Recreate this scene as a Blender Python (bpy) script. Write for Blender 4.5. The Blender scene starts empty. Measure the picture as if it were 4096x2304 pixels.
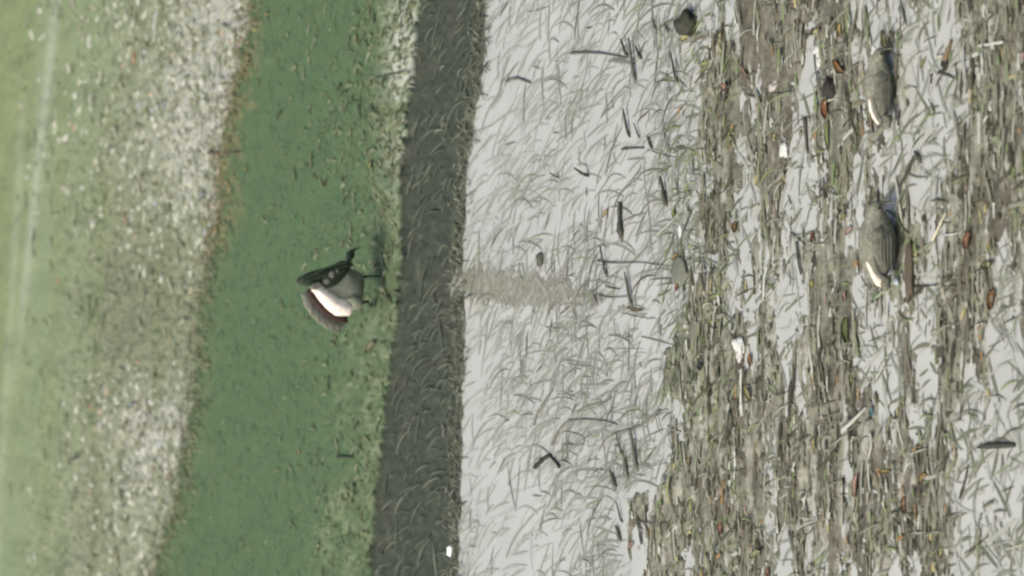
import bpy, bmesh, math
import numpy as np
from mathutils import Vector, Matrix

# ------------------------------------------------------------------ camera, world, sun, exposure
S = bpy.context.scene
C = S.collection
R = math.radians
CAM_H, PITCH, F = 6.0, 26.0, 15000.0          # metres, degrees below the horizon, focal length in photo pixels
cd = bpy.data.cameras.new('camera'); cam = bpy.data.objects.new('camera', cd); C.objects.link(cam)
fwd = Vector((0, math.cos(R(PITCH)), -math.sin(R(PITCH))))
upv = Vector((0, math.sin(R(PITCH)), math.cos(R(PITCH))))
rgt = Vector((1, 0, 0))
# the photograph was taken with the camera turned on its side: the world's up is the picture's left
xa, ya, za = -upv, rgt, -fwd
cam.matrix_world = Matrix(((xa.x, ya.x, za.x, 0), (xa.y, ya.y, za.y, 0), (xa.z, ya.z, za.z, CAM_H), (0, 0, 0, 1)))
cd.sensor_width = 36; cd.lens = 36 * F / 4096; cd.clip_start = 0.1; cd.clip_end = 5000
cd.dof.use_dof = True; cd.dof.focus_distance = 12.3; cd.dof.aperture_fstop = 2.7
S.camera = cam

W = bpy.data.worlds.new('World'); S.world = W; W.use_nodes = True
wn = W.node_tree
sky = wn.nodes.new('ShaderNodeTexSky'); sky.sky_type = 'NISHITA'; sky.sun_disc = False
SUN_EL, SUN_AZ = 55.0, -112.0                     # azimuth from +Y (away from the camera), negative = left of the view
sky.sun_elevation = R(SUN_EL); sky.sun_rotation = R(SUN_AZ)
sky.air_density = 0.8; sky.dust_density = 6.0; sky.ozone_density = 0.3
wn.links.new(sky.outputs[0], wn.nodes['Background'].inputs[0])
wn.nodes['Background'].inputs[1].default_value = 0.15
sd = bpy.data.lights.new('sun', 'SUN'); sun = bpy.data.objects.new('sun', sd); C.objects.link(sun)
sd.energy = 1.7; sd.angle = R(9); sd.color = (1, 0.955, 0.88)
tosun = Vector((math.sin(R(SUN_AZ)) * math.cos(R(SUN_EL)), math.cos(R(SUN_AZ)) * math.cos(R(SUN_EL)), math.sin(R(SUN_EL))))
sun.rotation_euler = tosun.to_track_quat('Z', 'Y').to_euler()
S.view_settings.view_transform = 'Standard'; S.view_settings.look = 'None'
S.view_settings.gamma = 1; S.view_settings.use_curve_mapping = False
S.view_settings.exposure = 0.85
S.cycles.filter_width = 2.3

# ------------------------------------------------------------------ helpers
rng = np.random.default_rng(11)

def P(px, py, z=0.0):
    """where the sight line through a point of the photograph meets the level z"""
    px = np.asarray(px, float); py = np.asarray(py, float)
    a = R(PITCH) - np.arctan((2048 - px) / F)
    y = (CAM_H - z) / np.tan(a)
    depth = y * math.cos(R(PITCH)) + (CAM_H - z) * math.sin(R(PITCH))
    return (1152 - py) / F * depth, y

def pix(x, y, z=0.0):
    depth = y * math.cos(R(PITCH)) + (CAM_H - z) * math.sin(R(PITCH))
    v = (y * math.sin(R(PITCH)) - (CAM_H - z) * math.cos(R(PITCH))) / depth * F
    return 2048 - v, 1152 - x / depth * F

def hash2(i, j, s):
    h = (i.astype(np.int64) * 374761393 + j.astype(np.int64) * 668265263 + s * 974711) & 0x7fffffff
    h = ((h ^ (h >> 13)) * 1274126177) & 0x7fffffff
    return ((h ^ (h >> 16)) & 0xffff) / 65535.0

def vnoise(x, y, s=0):
    i, j = np.floor(x), np.floor(y); fx, fy = x - i, y - j
    fx = fx * fx * (3 - 2 * fx); fy = fy * fy * (3 - 2 * fy)
    a, b, c, d = hash2(i, j, s), hash2(i + 1, j, s), hash2(i, j + 1, s), hash2(i + 1, j + 1, s)
    return (a + (b - a) * fx) * (1 - fy) + (c + (d - c) * fx) * fy

def fbm(x, y, s=0, o=4, g=0.5):
    t = 0; a = 1; n = 0
    for k in range(o):
        t = t + a * vnoise(x * 2 ** k + 17.3 * k, y * 2 ** k - 9.1 * k, s + k); n += a; a *= g
    return t / n                                   # about 0..1, mean .5

def sm(a, b, x):
    t = np.clip((x - a) / (b - a), 0, 1); return t * t * (3 - 2 * t)

def lin(r, g, b, k=1.0):
    """an sRGB colour as seen in the photograph -> base colour (divided by the light of this scene)"""
    f = lambda c: ((c / 255 + 0.055) / 1.055) ** 2.4 if c > 10 else c / 255 / 12.92
    return tuple(min(f(c) * k / w, 0.9) for c, w in ((r, 2.24), (g, 2.12), (b, 2.2)))

def tag(o, label=None, cat=None, group=None, kind=None):
    for k, v in (('label', label), ('category', cat), ('group', group), ('kind', kind)):
        if v: o[k] = v
    return o

def mat(name, col=None, rough=0.7, noise=None, amp=0.3, attr=False, bump=0.0, spec=0.3, ior=None, bscale=None):
    m = bpy.data.materials.new(name); m.use_nodes = True; nt = m.node_tree; b = nt.nodes['Principled BSDF']
    b.inputs['Roughness'].default_value = rough; b.inputs['Specular IOR Level'].default_value = spec
    tc = nt.nodes.new('ShaderNodeTexCoord')
    if attr:
        src = nt.nodes.new('ShaderNodeAttribute'); src.attribute_name = 'Col'; out = src.outputs['Color']
    else:
        src = nt.nodes.new('ShaderNodeRGB'); src.outputs[0].default_value = (*col, 1); out = src.outputs[0]
    if noise:
        n = nt.nodes.new('ShaderNodeTexNoise'); n.inputs['Scale'].default_value = noise; n.inputs['Detail'].default_value = 6
        n.inputs['Roughness'].default_value = 0.65
        nt.links.new(tc.outputs['Object'], n.inputs['Vector'])
        mr = nt.nodes.new('ShaderNodeMapRange'); mr.inputs[1].default_value = 0.3; mr.inputs[2].default_value = 0.7
        mr.inputs[3].default_value = 1 - amp; mr.inputs[4].default_value = 1 + amp
        nt.links.new(n.outputs['Fac'], mr.inputs[0])
        mx = nt.nodes.new('ShaderNodeVectorMath'); mx.operation = 'SCALE'
        nt.links.new(out, mx.inputs[0]); nt.links.new(mr.outputs[0], mx.inputs['Scale']); out = mx.outputs[0]
        if bump:
            n2 = n
            if bscale:
                n2 = nt.nodes.new('ShaderNodeTexNoise'); n2.inputs['Scale'].default_value = bscale; n2.inputs['Detail'].default_value = 4
                nt.links.new(tc.outputs['Object'], n2.inputs['Vector'])
            bp = nt.nodes.new('ShaderNodeBump'); bp.inputs['Strength'].default_value = bump; bp.inputs['Distance'].default_value = 0.01
            nt.links.new(n2.outputs['Fac'], bp.inputs['Height']); nt.links.new(bp.outputs[0], b.inputs['Normal'])
    nt.links.new(out, b.inputs['Base Color'])
    return m

def mesh_np(name, V, Fq, m, cols=None, parent=None, smooth=False, tri=None):
    me = bpy.data.meshes.new(name)
    V = np.asarray(V, np.float32); Fq = np.asarray(Fq, np.int32)
    k = Fq.shape[1]
    me.vertices.add(len(V)); me.vertices.foreach_set('co', V.ravel())
    me.loops.add(Fq.size); me.loops.foreach_set('vertex_index', Fq.ravel())
    me.polygons.add(len(Fq)); me.polygons.foreach_set('loop_start', np.arange(0, Fq.size, k, dtype=np.int32))
    me.update(calc_edges=True)
    if smooth: me.polygons.foreach_set('use_smooth', np.ones(len(Fq), bool))
    if cols is not None:
        ca = me.color_attributes.new('Col', 'FLOAT_COLOR', 'POINT')
        c4 = np.ones((len(V), 4), np.float32); c4[:, :3] = cols; ca.data.foreach_set('color', c4.ravel())
    me.materials.append(m); me.validate()
    o = bpy.data.objects.new(name, me); C.objects.link(o)
    if parent: o.parent = parent
    return o

def empty(name, loc):
    o = bpy.data.objects.new(name, None); C.objects.link(o); o.location = loc; o.empty_display_size = 0.05
    return o

# ------------------------------------------------------------------ lie of the land (all on the ground, in metres)
def edge(pts, z):
    pp = np.array(pts, float); x, y = P(pp[:, 1], pp[:, 0], z); o = np.argsort(x)
    return x[o], y[o]
# (py, px) along each boundary
E_G = edge([(-900, 1150), (0, 1010), (143, 985), (300, 955), (477, 905), (640, 880), (795, 872), (954, 855), (1081, 815), (1431, 790),
            (1590, 775), (1749, 745), (1900, 705), (1988, 690), (2304, 620), (3200, 480)], 0.06)
E_D = edge([(-900, 1740), (0, 1662), (260, 1640), (477, 1615), (640, 1590), (795, 1588), (1113, 1585), (1350, 1565), (1590, 1535),
            (1908, 1502), (2100, 1480), (2304, 1470), (3200, 1400)], 0.04)
E_W = edge([(-900, 2010), (0, 1958), (240, 1935), (420, 1905), (600, 1880), (795, 1866), (1113, 1856), (1431, 1850), (1908, 1845), (2304, 1838), (3200, 1810)], 0)
E_M = edge([(-900, 2900), (0, 2815), (300, 2765), (477, 2760), (700, 2735), (954, 2700), (1300, 2690), (1590, 2640), (1780, 2625), (1908, 2600), (1990, 2480),
            (2304, 2465), (3200, 2350)], 0)
def ev(E, x, jit=0.0, s=0, sc=9.0):
    y = np.interp(x, E[0], E[1])
    if jit: y = y + jit * (fbm(x * sc, x * 0 + s, s, 5, 0.65) - 0.5) * 2
    return y
yG = lambda x: ev(E_G, x, 0.10, 3)
yD = lambda x: ev(E_D, x, 0.025, 5)
yW = lambda x: ev(E_W, x, 0.05, 7, 5)
yM = lambda x: ev(E_M, x, 0.30, 9, 4)

# where mud (+) or open water (-) prevails on the near flat: photo px, py, half sizes, amount
BIAS = [(3050, 150, 75, 260, .5), (3030, 600, 50, 130, .3), (2860, 500, 75, 500, .55), (2800, 1200, 90, 500, .5), (2760, 1700, 80, 300, .35), (4030, 300, 70, 400, .35), (2800, 1900, 150, 350, .5), (2960, 2000, 60, 300, .3),
        (3350, 480, 60, 260, .35), (3350, 60, 70, 90, .3), (3550, 700, 40, 160, .2), (3960, 700, 150, 400, .32), (3880, 250, 60, 260, .25),
        (3150, 1700, 220, 500, .28), (3450, 1900, 200, 350, .22), (3800, 1250, 120, 350, .28), (3650, 2150, 140, 160, .25),
        (3720, 330, 90, 250, -.62), (3820, 430, 60, 130, -.3), (3480, 1200, 50, 200, -.2), (3700, 1330, 60, 120, -.25), (3300, 1560, 30, 160, -.2), (3120, 1900, 25, 200, -.2), (3050, 1800, 30, 120, -.25), (2870, 900, 25, 200, -.15), (3480, 60, 70, 120, -.4), (3280, 330, 35, 170, -.4), (3560, 640, 60, 130, -.35), (3700, 620, 60, 100, -.4),
        (3200, 620, 60, 180, -.2), (2960, 600, 45, 60, -.45), (2925, 160, 22, 200, -.6), (2980, 1370, 30, 90, -.5), (3100, 1000, 120, 230, -.2), (3140, 1250, 70, 150, -.2),
        (3330, 900, 70, 200, -.15), (3380, 2100, 60, 200, -.2), (3990, 1720, 100, 200, -.5), (4040, 1350, 90, 180, -.4), (3960, 2150, 150, 200, -.45), (3800, 1700, 70, 160, -.25),
        (3550, 1500, 60, 100, -.3), (3120, 2250, 60, 80, -.3), (2700, 2150, 60, 200, -.1), (2980, 950, 25, 160, -.3), (3700, 820, 60, 60, -.2)]
def mudness(x, y):
    px, py = pix(x, y)
    b = np.full_like(px, -0.085)
    for (a, c, sx, sy, k) in BIAS: b = b + k * np.exp(-0.5 * (((px - a) / sx) ** 2 + ((py - c) / sy) ** 2))
    x, y = x + .10 * (fbm(x * 9, y * 9, 401) - .5), y + .10 * (fbm(x * 8 + 5, y * 14, 411) - .5) + .06 * x
    n = fbm(x * 3.2, y * 11, 21, 4, .62) - .5 + 1.0 * (fbm(x * 8, y * 38, 31, 5, .72) - .5)
    return b * 0.9 + n * 1.5
def H(x, y):
    x = np.asarray(x, float); y = np.asarray(y, float)
    g, d, w, m = yG(x), yD(x), yW(x), yM(x)
    soft = (fbm(x * 5, y * 4, 41, 4) - .5)
    fine = (fbm(x * 34, y * 30, 51, 3, .6) - .5)
    z_field = 0.06 + 0.02 * np.clip(y - g, 0, 4) + 0.05 * soft * sm(0, 1, y - g) + 0.028 * fine * sm(0, .15, y - g) * (1 - sm(1.0, 2.2, y - g))
    t = np.clip((y - d) / np.maximum(g - d, .1), 0, 1)
    z_grass = 0.040 + 0.02 * t + 0.022 * soft + 0.004 * fine * (1 + sm(.6, .95, 1 - t) * 4)
    z_dark = 0.006 * sm(0, .25, (y - w)) + 0.016 * fine * sm(0, .1, y - w) + 0.002
    z_dark = np.maximum(z_dark, 0.0025)
    z = np.where(y > g, z_field, z_grass)
    k = sm(-0.022, 0.0, y - d)                    # the cut edge of the grass strip
    z = np.where(y < d, z_dark + (z_grass - z_dark) * k, z)
    z_bed = -0.02 + 0.006 * soft
    z = np.where(y < w, z_bed * sm(0, .03, w - y) + z_dark * (1 - sm(0, .03, w - y)), z)
    md = mudness(x, y)
    z_mud = np.clip(md * 0.020, -0.02, 0.020) + 0.005 * fine + 0.004 * (fbm(x * 9, y * 44, 311, 3, .65) - .5) * 2 + 0.002
    z = np.where(y < m + .1, z + (z_mud - z) * sm(0.1, -0.25, y - m), z)
    # weedy spit reaching into the pale water
    px, py = pix(x, y)
    sp = 0 * px
    z = np.where((y < w) & (y > m), np.maximum(z, -0.012 + 0.026 * sp * (0.3 + 1.4 * (fbm(x * 26, y * 22, 61, 3) - .2))), z)
    return z

m_field = mat('field_mat', attr=True, rough=.95, noise=40, amp=.10, spec=.05)
m_bank = mat('bank_mat', attr=True, rough=.9, noise=34, amp=.2, bump=.5, spec=.1)
m_grass = mat('grass_mat', attr=True, rough=.9, noise=28, amp=.09, bump=.2, spec=.1)
m_dark = mat('ditch_mat', attr=True, rough=.85, noise=16, amp=.13, bump=.3, spec=.12)
m_mud = mat('mud_mat', attr=True, rough=.7, noise=36, amp=.24, bump=.5, spec=.3)
m_bed = mat('bed_mat', col=lin(170, 168, 155), rough=.9, noise=20, amp=.2)

# near ground: a fine height field cut into the strips it is made of
x0, x1, y0, y1 = -1.75, 1.75, 8.3, 19.5
nx, ny = 640, 1000
gx, gy = np.meshgrid(np.linspace(x0, x1, nx), np.linspace(y0, y1, ny))
gz = H(gx, gy)
zone = np.zeros_like(gx, int)                      # 0 mud flat/bed, 1 dark strip, 2 grass, 3 stony bank, 4 field
d_, w_, g_ = yD(gx), yW(gx) - .03, yG(gx)
zone[gy > w_] = 1; zone[gy > d_ - .004] = 2; zone[gy > g_] = 3
fieldline = g_ + 1.9 + 0.25 * (fbm(gx * 2, gy, 71) - .5)
zone[gy > fieldline] = 4
px, py = pix(gx, gy, gz)
n1 = fbm(gx * 6, gy * 5, 81, 5, .6); n2 = fbm(gx * 30, gy * 26, 91, 4, .65); n3 = fbm(gx * 60, gy * 30, 101, 2)
def mixc(a, b, t): t = t[..., None]; return np.array(a) * (1 - t) + np.array(b) * t
col = np.zeros(gx.shape + (3,))
# mud
c = mixc(lin(150, 147, 129), lin(126, 119, 104), sm(.45, .68, n1)); c = mixc(c, lin(140, 142, 120), sm(.55, .75, fbm(gx * 7, gy * 7, 111)))
s1 = fbm(gx * 4.5, gy * 24, 301, 4, .6); s2 = fbm(gx * 9, gy * 44, 311, 3, .65); s3 = fbm(gx * 2.5, gy * 9, 321, 3, .6)
c = mixc(c, lin(172, 169, 153), sm(.54, .66, s1)); c = mixc(c, lin(96, 91, 76), sm(.49, .40, s1) * .9); c = mixc(c, lin(136, 139, 118), sm(.55, .65, s3) * .5)
c = mixc(c, lin(204, 202, 189), sm(.66, .78, s2) * .8); c = mixc(c, lin(70, 67, 52), sm(.37, .27, s2) * .85)
brown = np.exp(-.5 * (((px - 3060) / 95) ** 2 + ((py - 220) / 320) ** 2)) + .6 * np.exp(-.5 * (((px - 3350) / 60) ** 2 + ((py - 500) / 200) ** 2))
c = mixc(c, lin(118, 110, 96), np.clip(brown, 0, 1) * .7)
water_bed = mixc(c, lin(150, 148, 130), sm(.0, -.01, gz))
col[:] = water_bed
spit = 0 * px
c = mixc(col, lin(128, 130, 108), np.clip(spit * 1.3, 0, 1)); c = mixc(c, lin(125, 112, 96), sm(.5, .62, n2) * .6); col = np.where(((gy > yM(gx) + .1) & (zone == 0))[..., None], c, col)
# dark wet strip
c = mixc(lin(70, 77, 67), lin(76, 80, 70), sm(.4, .65, n1)); c = mixc(c, lin(98, 104, 90), sm(.60, .78, n2) * .7)
rim = sm(.16, .0, gy - w_); c = mixc(c, lin(122, 125, 108), rim * (.35 + .6 * sm(.40, .62, n2)))
col = np.where((zone == 1)[..., None], c, col)
# grass
t = np.clip((gy - d_) / (g_ - d_), 0, 1)
c = mixc(lin(100, 125, 94), lin(110, 128, 99), n1); c = mixc(c, lin(118, 128, 96), sm(.52, .75, n2) * .5)
near = sm(.27, .0, t + (n1 - .5) * .5) * (.55 + .45 * sm(1200, 500, py))
c = mixc(c, lin(134, 142, 114), near * .85); n4 = fbm(gx * 16, gy * 9, 331, 3, .6); c = mixc(c, lin(160, 166, 138), near * sm(.50, .60, n4) * .9); c = mixc(c, lin(112, 120, 92), near * sm(.44, .34, n4) * .8)
pale = np.exp(-.5 * (((px - 1625) / 45) ** 2 + ((py - 200) / 170) ** 2)) + .35 * np.exp(-.5 * (((px - 1585) / 40) ** 2 + ((py - 520) / 160) ** 2))
c = mixc(c, lin(216, 213, 204), np.clip(pale * 1.5 * sm(.35, .55, n1 * .6 + n2 * .4), 0, 1))
far = sm(.84, .98, t + (n2 - .5) * .25)
c = mixc(c, lin(130, 137, 106), far * .55)
oran = .55 * far * sm(1050, 800, py) * sm(.42, .6, n2) * sm(60, 200, py); c = mixc(c, lin(168, 146, 112), oran)
col = np.where((zone == 2)[..., None], c * np.array([.74, .80, .74]), col)
# stony bank and field
d = gy - g_
c = mixc(lin(150, 158, 126), lin(158, 164, 134), n1)
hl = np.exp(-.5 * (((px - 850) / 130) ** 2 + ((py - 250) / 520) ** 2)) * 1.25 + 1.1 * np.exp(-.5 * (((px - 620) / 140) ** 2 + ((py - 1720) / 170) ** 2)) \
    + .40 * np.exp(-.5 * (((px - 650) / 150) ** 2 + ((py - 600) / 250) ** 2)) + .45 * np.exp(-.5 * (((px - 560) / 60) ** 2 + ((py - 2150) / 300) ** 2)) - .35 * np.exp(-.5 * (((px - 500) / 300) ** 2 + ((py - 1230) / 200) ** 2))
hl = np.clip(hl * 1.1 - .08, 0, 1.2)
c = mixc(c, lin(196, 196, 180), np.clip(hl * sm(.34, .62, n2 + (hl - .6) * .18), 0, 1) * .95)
c = mixc(c, lin(140, 141, 116), sm(.38, .26, n2) * .7); c = mixc(c, lin(138, 143, 116), np.clip(.9 * np.exp(-.5 * (((px - 470) / 190) ** 2 + ((py - 1220) / 260) ** 2)), 0, 1))
streak = vnoise(gy * 7.5 + fbm(gx * 1.2, gy, 131) * 2 + gx * .9, gx * .7, 141)
c = mixc(c, lin(132, 141, 104), sm(.62, .85, streak) * .7 * sm(.15, .5, d)); c = mixc(c, lin(172, 178, 152), sm(.35, .15, streak) * .45 * sm(.15, .5, d))
c = mixc(c, lin(170, 160, 130), sm(.12, .0, d) * .5 * sm(1200, 900, py))
far4 = sm(.9, 2.0, d)
c2 = mixc(lin(148, 162, 122), lin(156, 168, 132), n1)
fl = vnoise(gy * 3.4 + gx * .42, gx * .3, 151); c2 = mixc(c2, lin(172, 184, 150), sm(.62, .8, fl) * .6); c2 = mixc(c2, lin(146, 158, 108), sm(.35, .2, fl) * .6)
bright = np.exp(-.5 * ((px - (225 - .11 * py)) / 13) ** 2) * sm(1900, 900, py) + .6 * np.exp(-.5 * ((px - (118 - .06 * py)) / 12) ** 2) * sm(250, 600, py)
c2 = mixc(c2, lin(200, 208, 184), np.clip(bright, 0, 1) * .32)
c = mixc(c, c2, far4); c = mixc(c, lin(196, 204, 180), np.clip(bright, 0, 1) * .25)
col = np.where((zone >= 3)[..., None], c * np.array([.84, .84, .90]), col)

idx = np.arange(nx * ny).reshape(ny, nx)
quads = np.stack([idx[:-1, :-1], idx[:-1, 1:], idx[1:, 1:], idx[1:, :-1]], -1).reshape(-1, 4)
zq = np.maximum.reduce([zone[:-1, :-1], zone[:-1, 1:], zone[1:, 1:], zone[1:, :-1]]).ravel()
V = np.stack([gx, gy, gz], -1).reshape(-1, 3); CF = col.reshape(-1, 3)
CF[(zone.ravel() == 0)] *= .90
for zi, (nm, mm) in enumerate([('mud_flat', m_mud), ('ditch_mud', m_dark), ('grass_strip', m_grass), ('stony_bank', m_bank), ('field', m_field)]):
    q = quads[zq == zi]; u, inv = np.unique(q, return_inverse=True)
    o = mesh_np(nm, V[u], inv.reshape(-1, 4), mm, CF[u], smooth=True); tag(o, kind='structure')

# the wide country round it: sheets that carry the strips on and reach the horizon
def sheet(name, pts, m):
    me = bpy.data.meshes.new(name); me.from_pydata(pts, [], [list(range(len(pts)))]); me.materials.append(m)
    o = bpy.data.objects.new(name, me); C.objects.link(o); tag(o, kind='structure'); return o
m_ground = mat('ground_mat', col=lin(152, 164, 122), rough=1, noise=1.5, amp=.15, spec=.05)
gb = sheet('ground', [(-1500, -1500, -.06), (1500, -1500, -.06), (1500, 1500, -.06), (-1500, 1500, -.06)], m_ground)
zf = 0.045
sheet('far_field', [(-1500, 19.49, .14), (1500, 19.49, .14), (1500, 1500, .14), (-1500, 1500, .14)], m_ground)
for sgn in (-1, 1):
    X0, X1 = (1.745, 60) if sgn > 0 else (-60, -1.745)
    xs = 1.745 * sgn
    lo = lambda E: float(ev(E, np.array(xs)))
    def quad(nm, ya, yb, z, m): sheet(nm, [(X0, ya, z), (X1, ya, z), (X1, yb, z), (X0, yb, z)], m)
    quad('field_margin', lo(E_G), 19.49, .07, mat('margin_field', col=lin(155, 162, 130), rough=1, noise=14, amp=.25, spec=.05))
    quad('grass_margin', lo(E_D), lo(E_G), .05, mat('margin_grass', col=lin(107, 132, 98), rough=1, noise=20, amp=.2, spec=.05))
    quad('ditch_margin', lo(E_W), lo(E_D), .008, mat('margin_ditch', col=lin(92, 94, 86), rough=.7, noise=20, amp=.25, spec=.2))

# shallow water: the bright sky's reflection is put into its pale base colour
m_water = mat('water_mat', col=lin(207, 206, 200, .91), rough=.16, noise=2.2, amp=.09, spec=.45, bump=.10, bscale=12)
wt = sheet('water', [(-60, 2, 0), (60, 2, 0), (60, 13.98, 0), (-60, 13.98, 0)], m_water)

# ------------------------------------------------------------------ blades, straws and crumbs (uncountable stuff)
def blades(name, x, y, z, ang, L, curve, w, lift, cols, m, n=6, tip=.25, th=.5, ragged=0):
    """curved tapering blades: ang = direction on the ground, curve = bend along it, lift = how high the middle arches"""
    N = len(x); t = np.linspace(0, 1, n + 1)[None]; z = z + .001 + rng.uniform(0, .0012, N)
    a = ang[:, None] + curve[:, None] * (t - .5)
    dx = np.cos(a) * L[:, None] / n; dy = np.sin(a) * L[:, None] / n
    X = x[:, None] + np.cumsum(dx, 1) - L[:, None] * .5 * np.cos(ang)[:, None]; Y = y[:, None] + np.cumsum(dy, 1) - L[:, None] * .5 * np.sin(ang)[:, None]
    Z = z[:, None] + lift[:, None] * np.sin(np.pi * t)
    W_ = w[:, None] * (tip + (1 - tip) * np.sin(np.pi * np.clip(t * .9 + .08, 0, 1)))
    if ragged: W_ = w[:, None] * np.clip(.75 + ragged * rng.standard_normal((N, n + 1)), .15, 1.6)
    nxn, nyn = -np.sin(a), np.cos(a)
    v = np.stack([np.stack([X + nxn * W_ / 2, Y + nyn * W_ / 2, Z], -1), np.stack([X - nxn * W_ / 2, Y - nyn * W_ / 2, Z], -1),
                  np.stack([X, Y, Z + W_ * th], -1)], 2)                                # N, n+1, 3, 3
    V = v.reshape(-1, 3); b = (np.arange(N) * (n + 1) * 3)[:, None, None] + (np.arange(n) * 3)[None, :, None]
    q = []
    for (p, r) in ((1, 2), (2, 0)):
        q.append(np.stack([b[..., 0] + p, b[..., 0] + r, b[..., 0] + r + 3, b[..., 0] + p + 3], -1))
    q = np.concatenate(q, 1).reshape(-1, 4)
    cc = np.repeat(cols, (n + 1) * 3, 0)
    return mesh_np(name, V, q, m, cc)

def pick(pal, wts, N, vary=.18):
    pal = np.array([lin(*p) for p in pal]); i = rng.choice(len(pal), N, p=np.array(wts) / sum(wts))
    return np.clip(pal[i] * (1 + vary * rng.standard_normal((N, 1))), .004, .85)

def scatter(N, pxr, pyr=(-350, 2650), dens=None):
    out_x, out_y = [], []
    got = 0
    while got < N:
        a = rng.uniform(*pxr, 4 * N); b = rng.uniform(*pyr, 4 * N); X, Y = P(a, b, 0)
        if dens is not None:
            k = rng.random(len(X)) < dens(X, Y, a, b); X, Y = X[k], Y[k]
        out_x.append(X); out_y.append(Y); got += len(X)
    return np.concatenate(out_x)[:N], np.concatenate(out_y)[:N]

U = rng.uniform
m_straw = mat('straw_mat', attr=True, rough=.75, noise=120, amp=.12, spec=.2)
# photo direction (right, up) is ground direction (towards the camera, right)
def gdir(a):
    """angle of a streak in the picture (0 = to the right, 90 = up) -> its angle on the ground"""
    return np.arctan2(-np.cos(a) / .44, np.sin(a))

# 1 pale water: faint straws lying just under and on the surface
def inwater(X, Y, a, b): return ((Y < yW(X) - .01) & (Y > yM(X) - .05)).astype(float) * (.35 + .9 * sm(.35, .65, fbm(X * 2.2, Y * 2.2, 201)))
N = 1900; x, y = scatter(N, (1830, 2850), dens=inwater)
a = gdir(R(54) + .30 * rng.standard_normal(N)); L = U(.04, .17, N)
blades('submerged_straw', x, y, np.full(N, .0005), a, L * (1 + .6 * np.abs(np.sin(a))), U(-1.1, .1, N), U(.003, .011, N), np.zeros(N),
       pick([(168, 169, 163), (154, 155, 147), (184, 184, 179), (158, 161, 145)], [4, 3.5, 3, .8], N, .06), m_straw, th=.02)
tag(bpy.data.objects['submerged_straw'], 'faint grey straws lying in the pale water', 'straw', kind='stuff')
N = 950; x, y = scatter(N, (1880, 2850), dens=lambda X, Y, a, b: inwater(X, Y, a, b) * (.15 + .85 * sm(1900, 2500, a)))
ab = np.where(rng.random(N) < .55, R(50) + .35 * rng.standard_normal(N), np.where(rng.random(N) < .5, R(90) + .06 * rng.standard_normal(N), R(0) + .2 * rng.standard_normal(N)))
a = gdir(ab); L = U(.03, .17, N) * (1 + .5 * np.abs(np.sin(a)))
blades('floating_straw', x, y, np.full(N, .001), a, L, U(-1.3, .2, N), U(.003, .009, N), U(0, .0012, N),
       pick([(140, 141, 131), (120, 121, 108), (150, 151, 141), (92, 92, 76), (140, 146, 116)], [4, 3.5, 4, 1.5, 1], N, .10), m_straw, th=.04)
tag(bpy.data.objects['floating_straw'], 'grey and olive straws afloat on the pale shallow water', 'straw', kind='stuff')

N = 2600; x, y = scatter(N, (2700, 4250), dens=lambda X, Y, a, b: (Y < yM(X)).astype(float)); k_ = H(x, y) < .0005; x, y = x[k_], y[k_]; N = len(x)
a = gdir(np.where(rng.random(N) < .5, R(55), R(90)) + .45 * rng.standard_normal(N)); L = U(.04, .16, N)
blades('puddle_straw', x, y, np.full(N, .0005), a, L, U(-.9, .5, N), U(.005, .016, N), np.zeros(N),
       pick([(178, 178, 168), (148, 149, 138), (182, 182, 176), (120, 122, 104)], [3, 4, 2, 3], N, .05), m_straw, th=.02)
tag(bpy.data.objects['puddle_straw'], 'soft grey straws sunk in the pale puddles between the mud streaks', 'straw', kind='stuff')
# 2 mud flat litter
def onflat(X, Y, a, b): return (Y < yM(X) + .06).astype(float)
PAL_M = [(152, 150, 132), (140, 137, 118), (122, 116, 98), (78, 76, 60), (142, 148, 118), (206, 205, 192), (180, 178, 164), (132, 146, 100), (176, 140, 96), (196, 182, 126), (190, 160, 142)]
for (nm, N, l0, l1, w0, w1, wts, lab) in [
        ('broad_litter', 750, .04, .15, .007, .020, [5, 6, 7, 8, 4, 1.6, 3, .8, .25, .1, .1], 'broad flattened straw strips matted over the near mud flat'),
        ('mud_litter', 3000, .008, .05, .005, .016, [6, 6, 6, 8, 3, 2.6, 5, 1.3, .8, .7, .4], 'broken straw and leaf crumbs strewn over the near mud flat')]:
    x, y = scatter(N, (2450, 4200), (-300, 2600), dens=lambda X, Y, a, b: onflat(X, Y, a, b) * (.05 + .95 * (H(X, Y) > .001)) * (.15 + sm(.35, .62, fbm(X * 7, Y * 14, 205))))
    z = np.maximum(H(x, y), 0) + .001
    ab = np.where(rng.random(N) < .84, R(90) + .07 * rng.standard_normal(N), R(50) + .5 * rng.standard_normal(N)); a = gdir(ab); L = U(l0, l1, N)
    blades(nm, x, y, z, a, L, U(-.5, .5, N), U(w0, w1, N), U(0, .003, N), pick(PAL_M, wts, N, .10) * .92, m_straw, n=5, th=.10, ragged=.3)
    tag(bpy.data.objects[nm], lab, 'plant litter', kind='stuff')
N = 700; x, y = scatter(N, (2650, 4200), (-300, 2600), dens=onflat)
ab = np.where(rng.random(N) < .75, R(48) + .35 * rng.standard_normal(N), U(0, math.pi, N)); a = gdir(ab); L = U(.04, .13, N)
blades('loose_straw', x, y, np.maximum(H(x, y), 0) + .002, a, L, U(-1.2, .3, N), U(.003, .008, N), U(0, .004, N),
       pick([(138, 140, 124), (114, 116, 97), (150, 152, 136), (128, 140, 94), (88, 88, 70), (184, 184, 168)], [5, 4, 4, 2.5, 3, .8], N, .12), m_straw)
tag(bpy.data.objects['loose_straw'], 'long bent straws lying across mud and puddles in the foreground', 'straw', kind='stuff')

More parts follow.
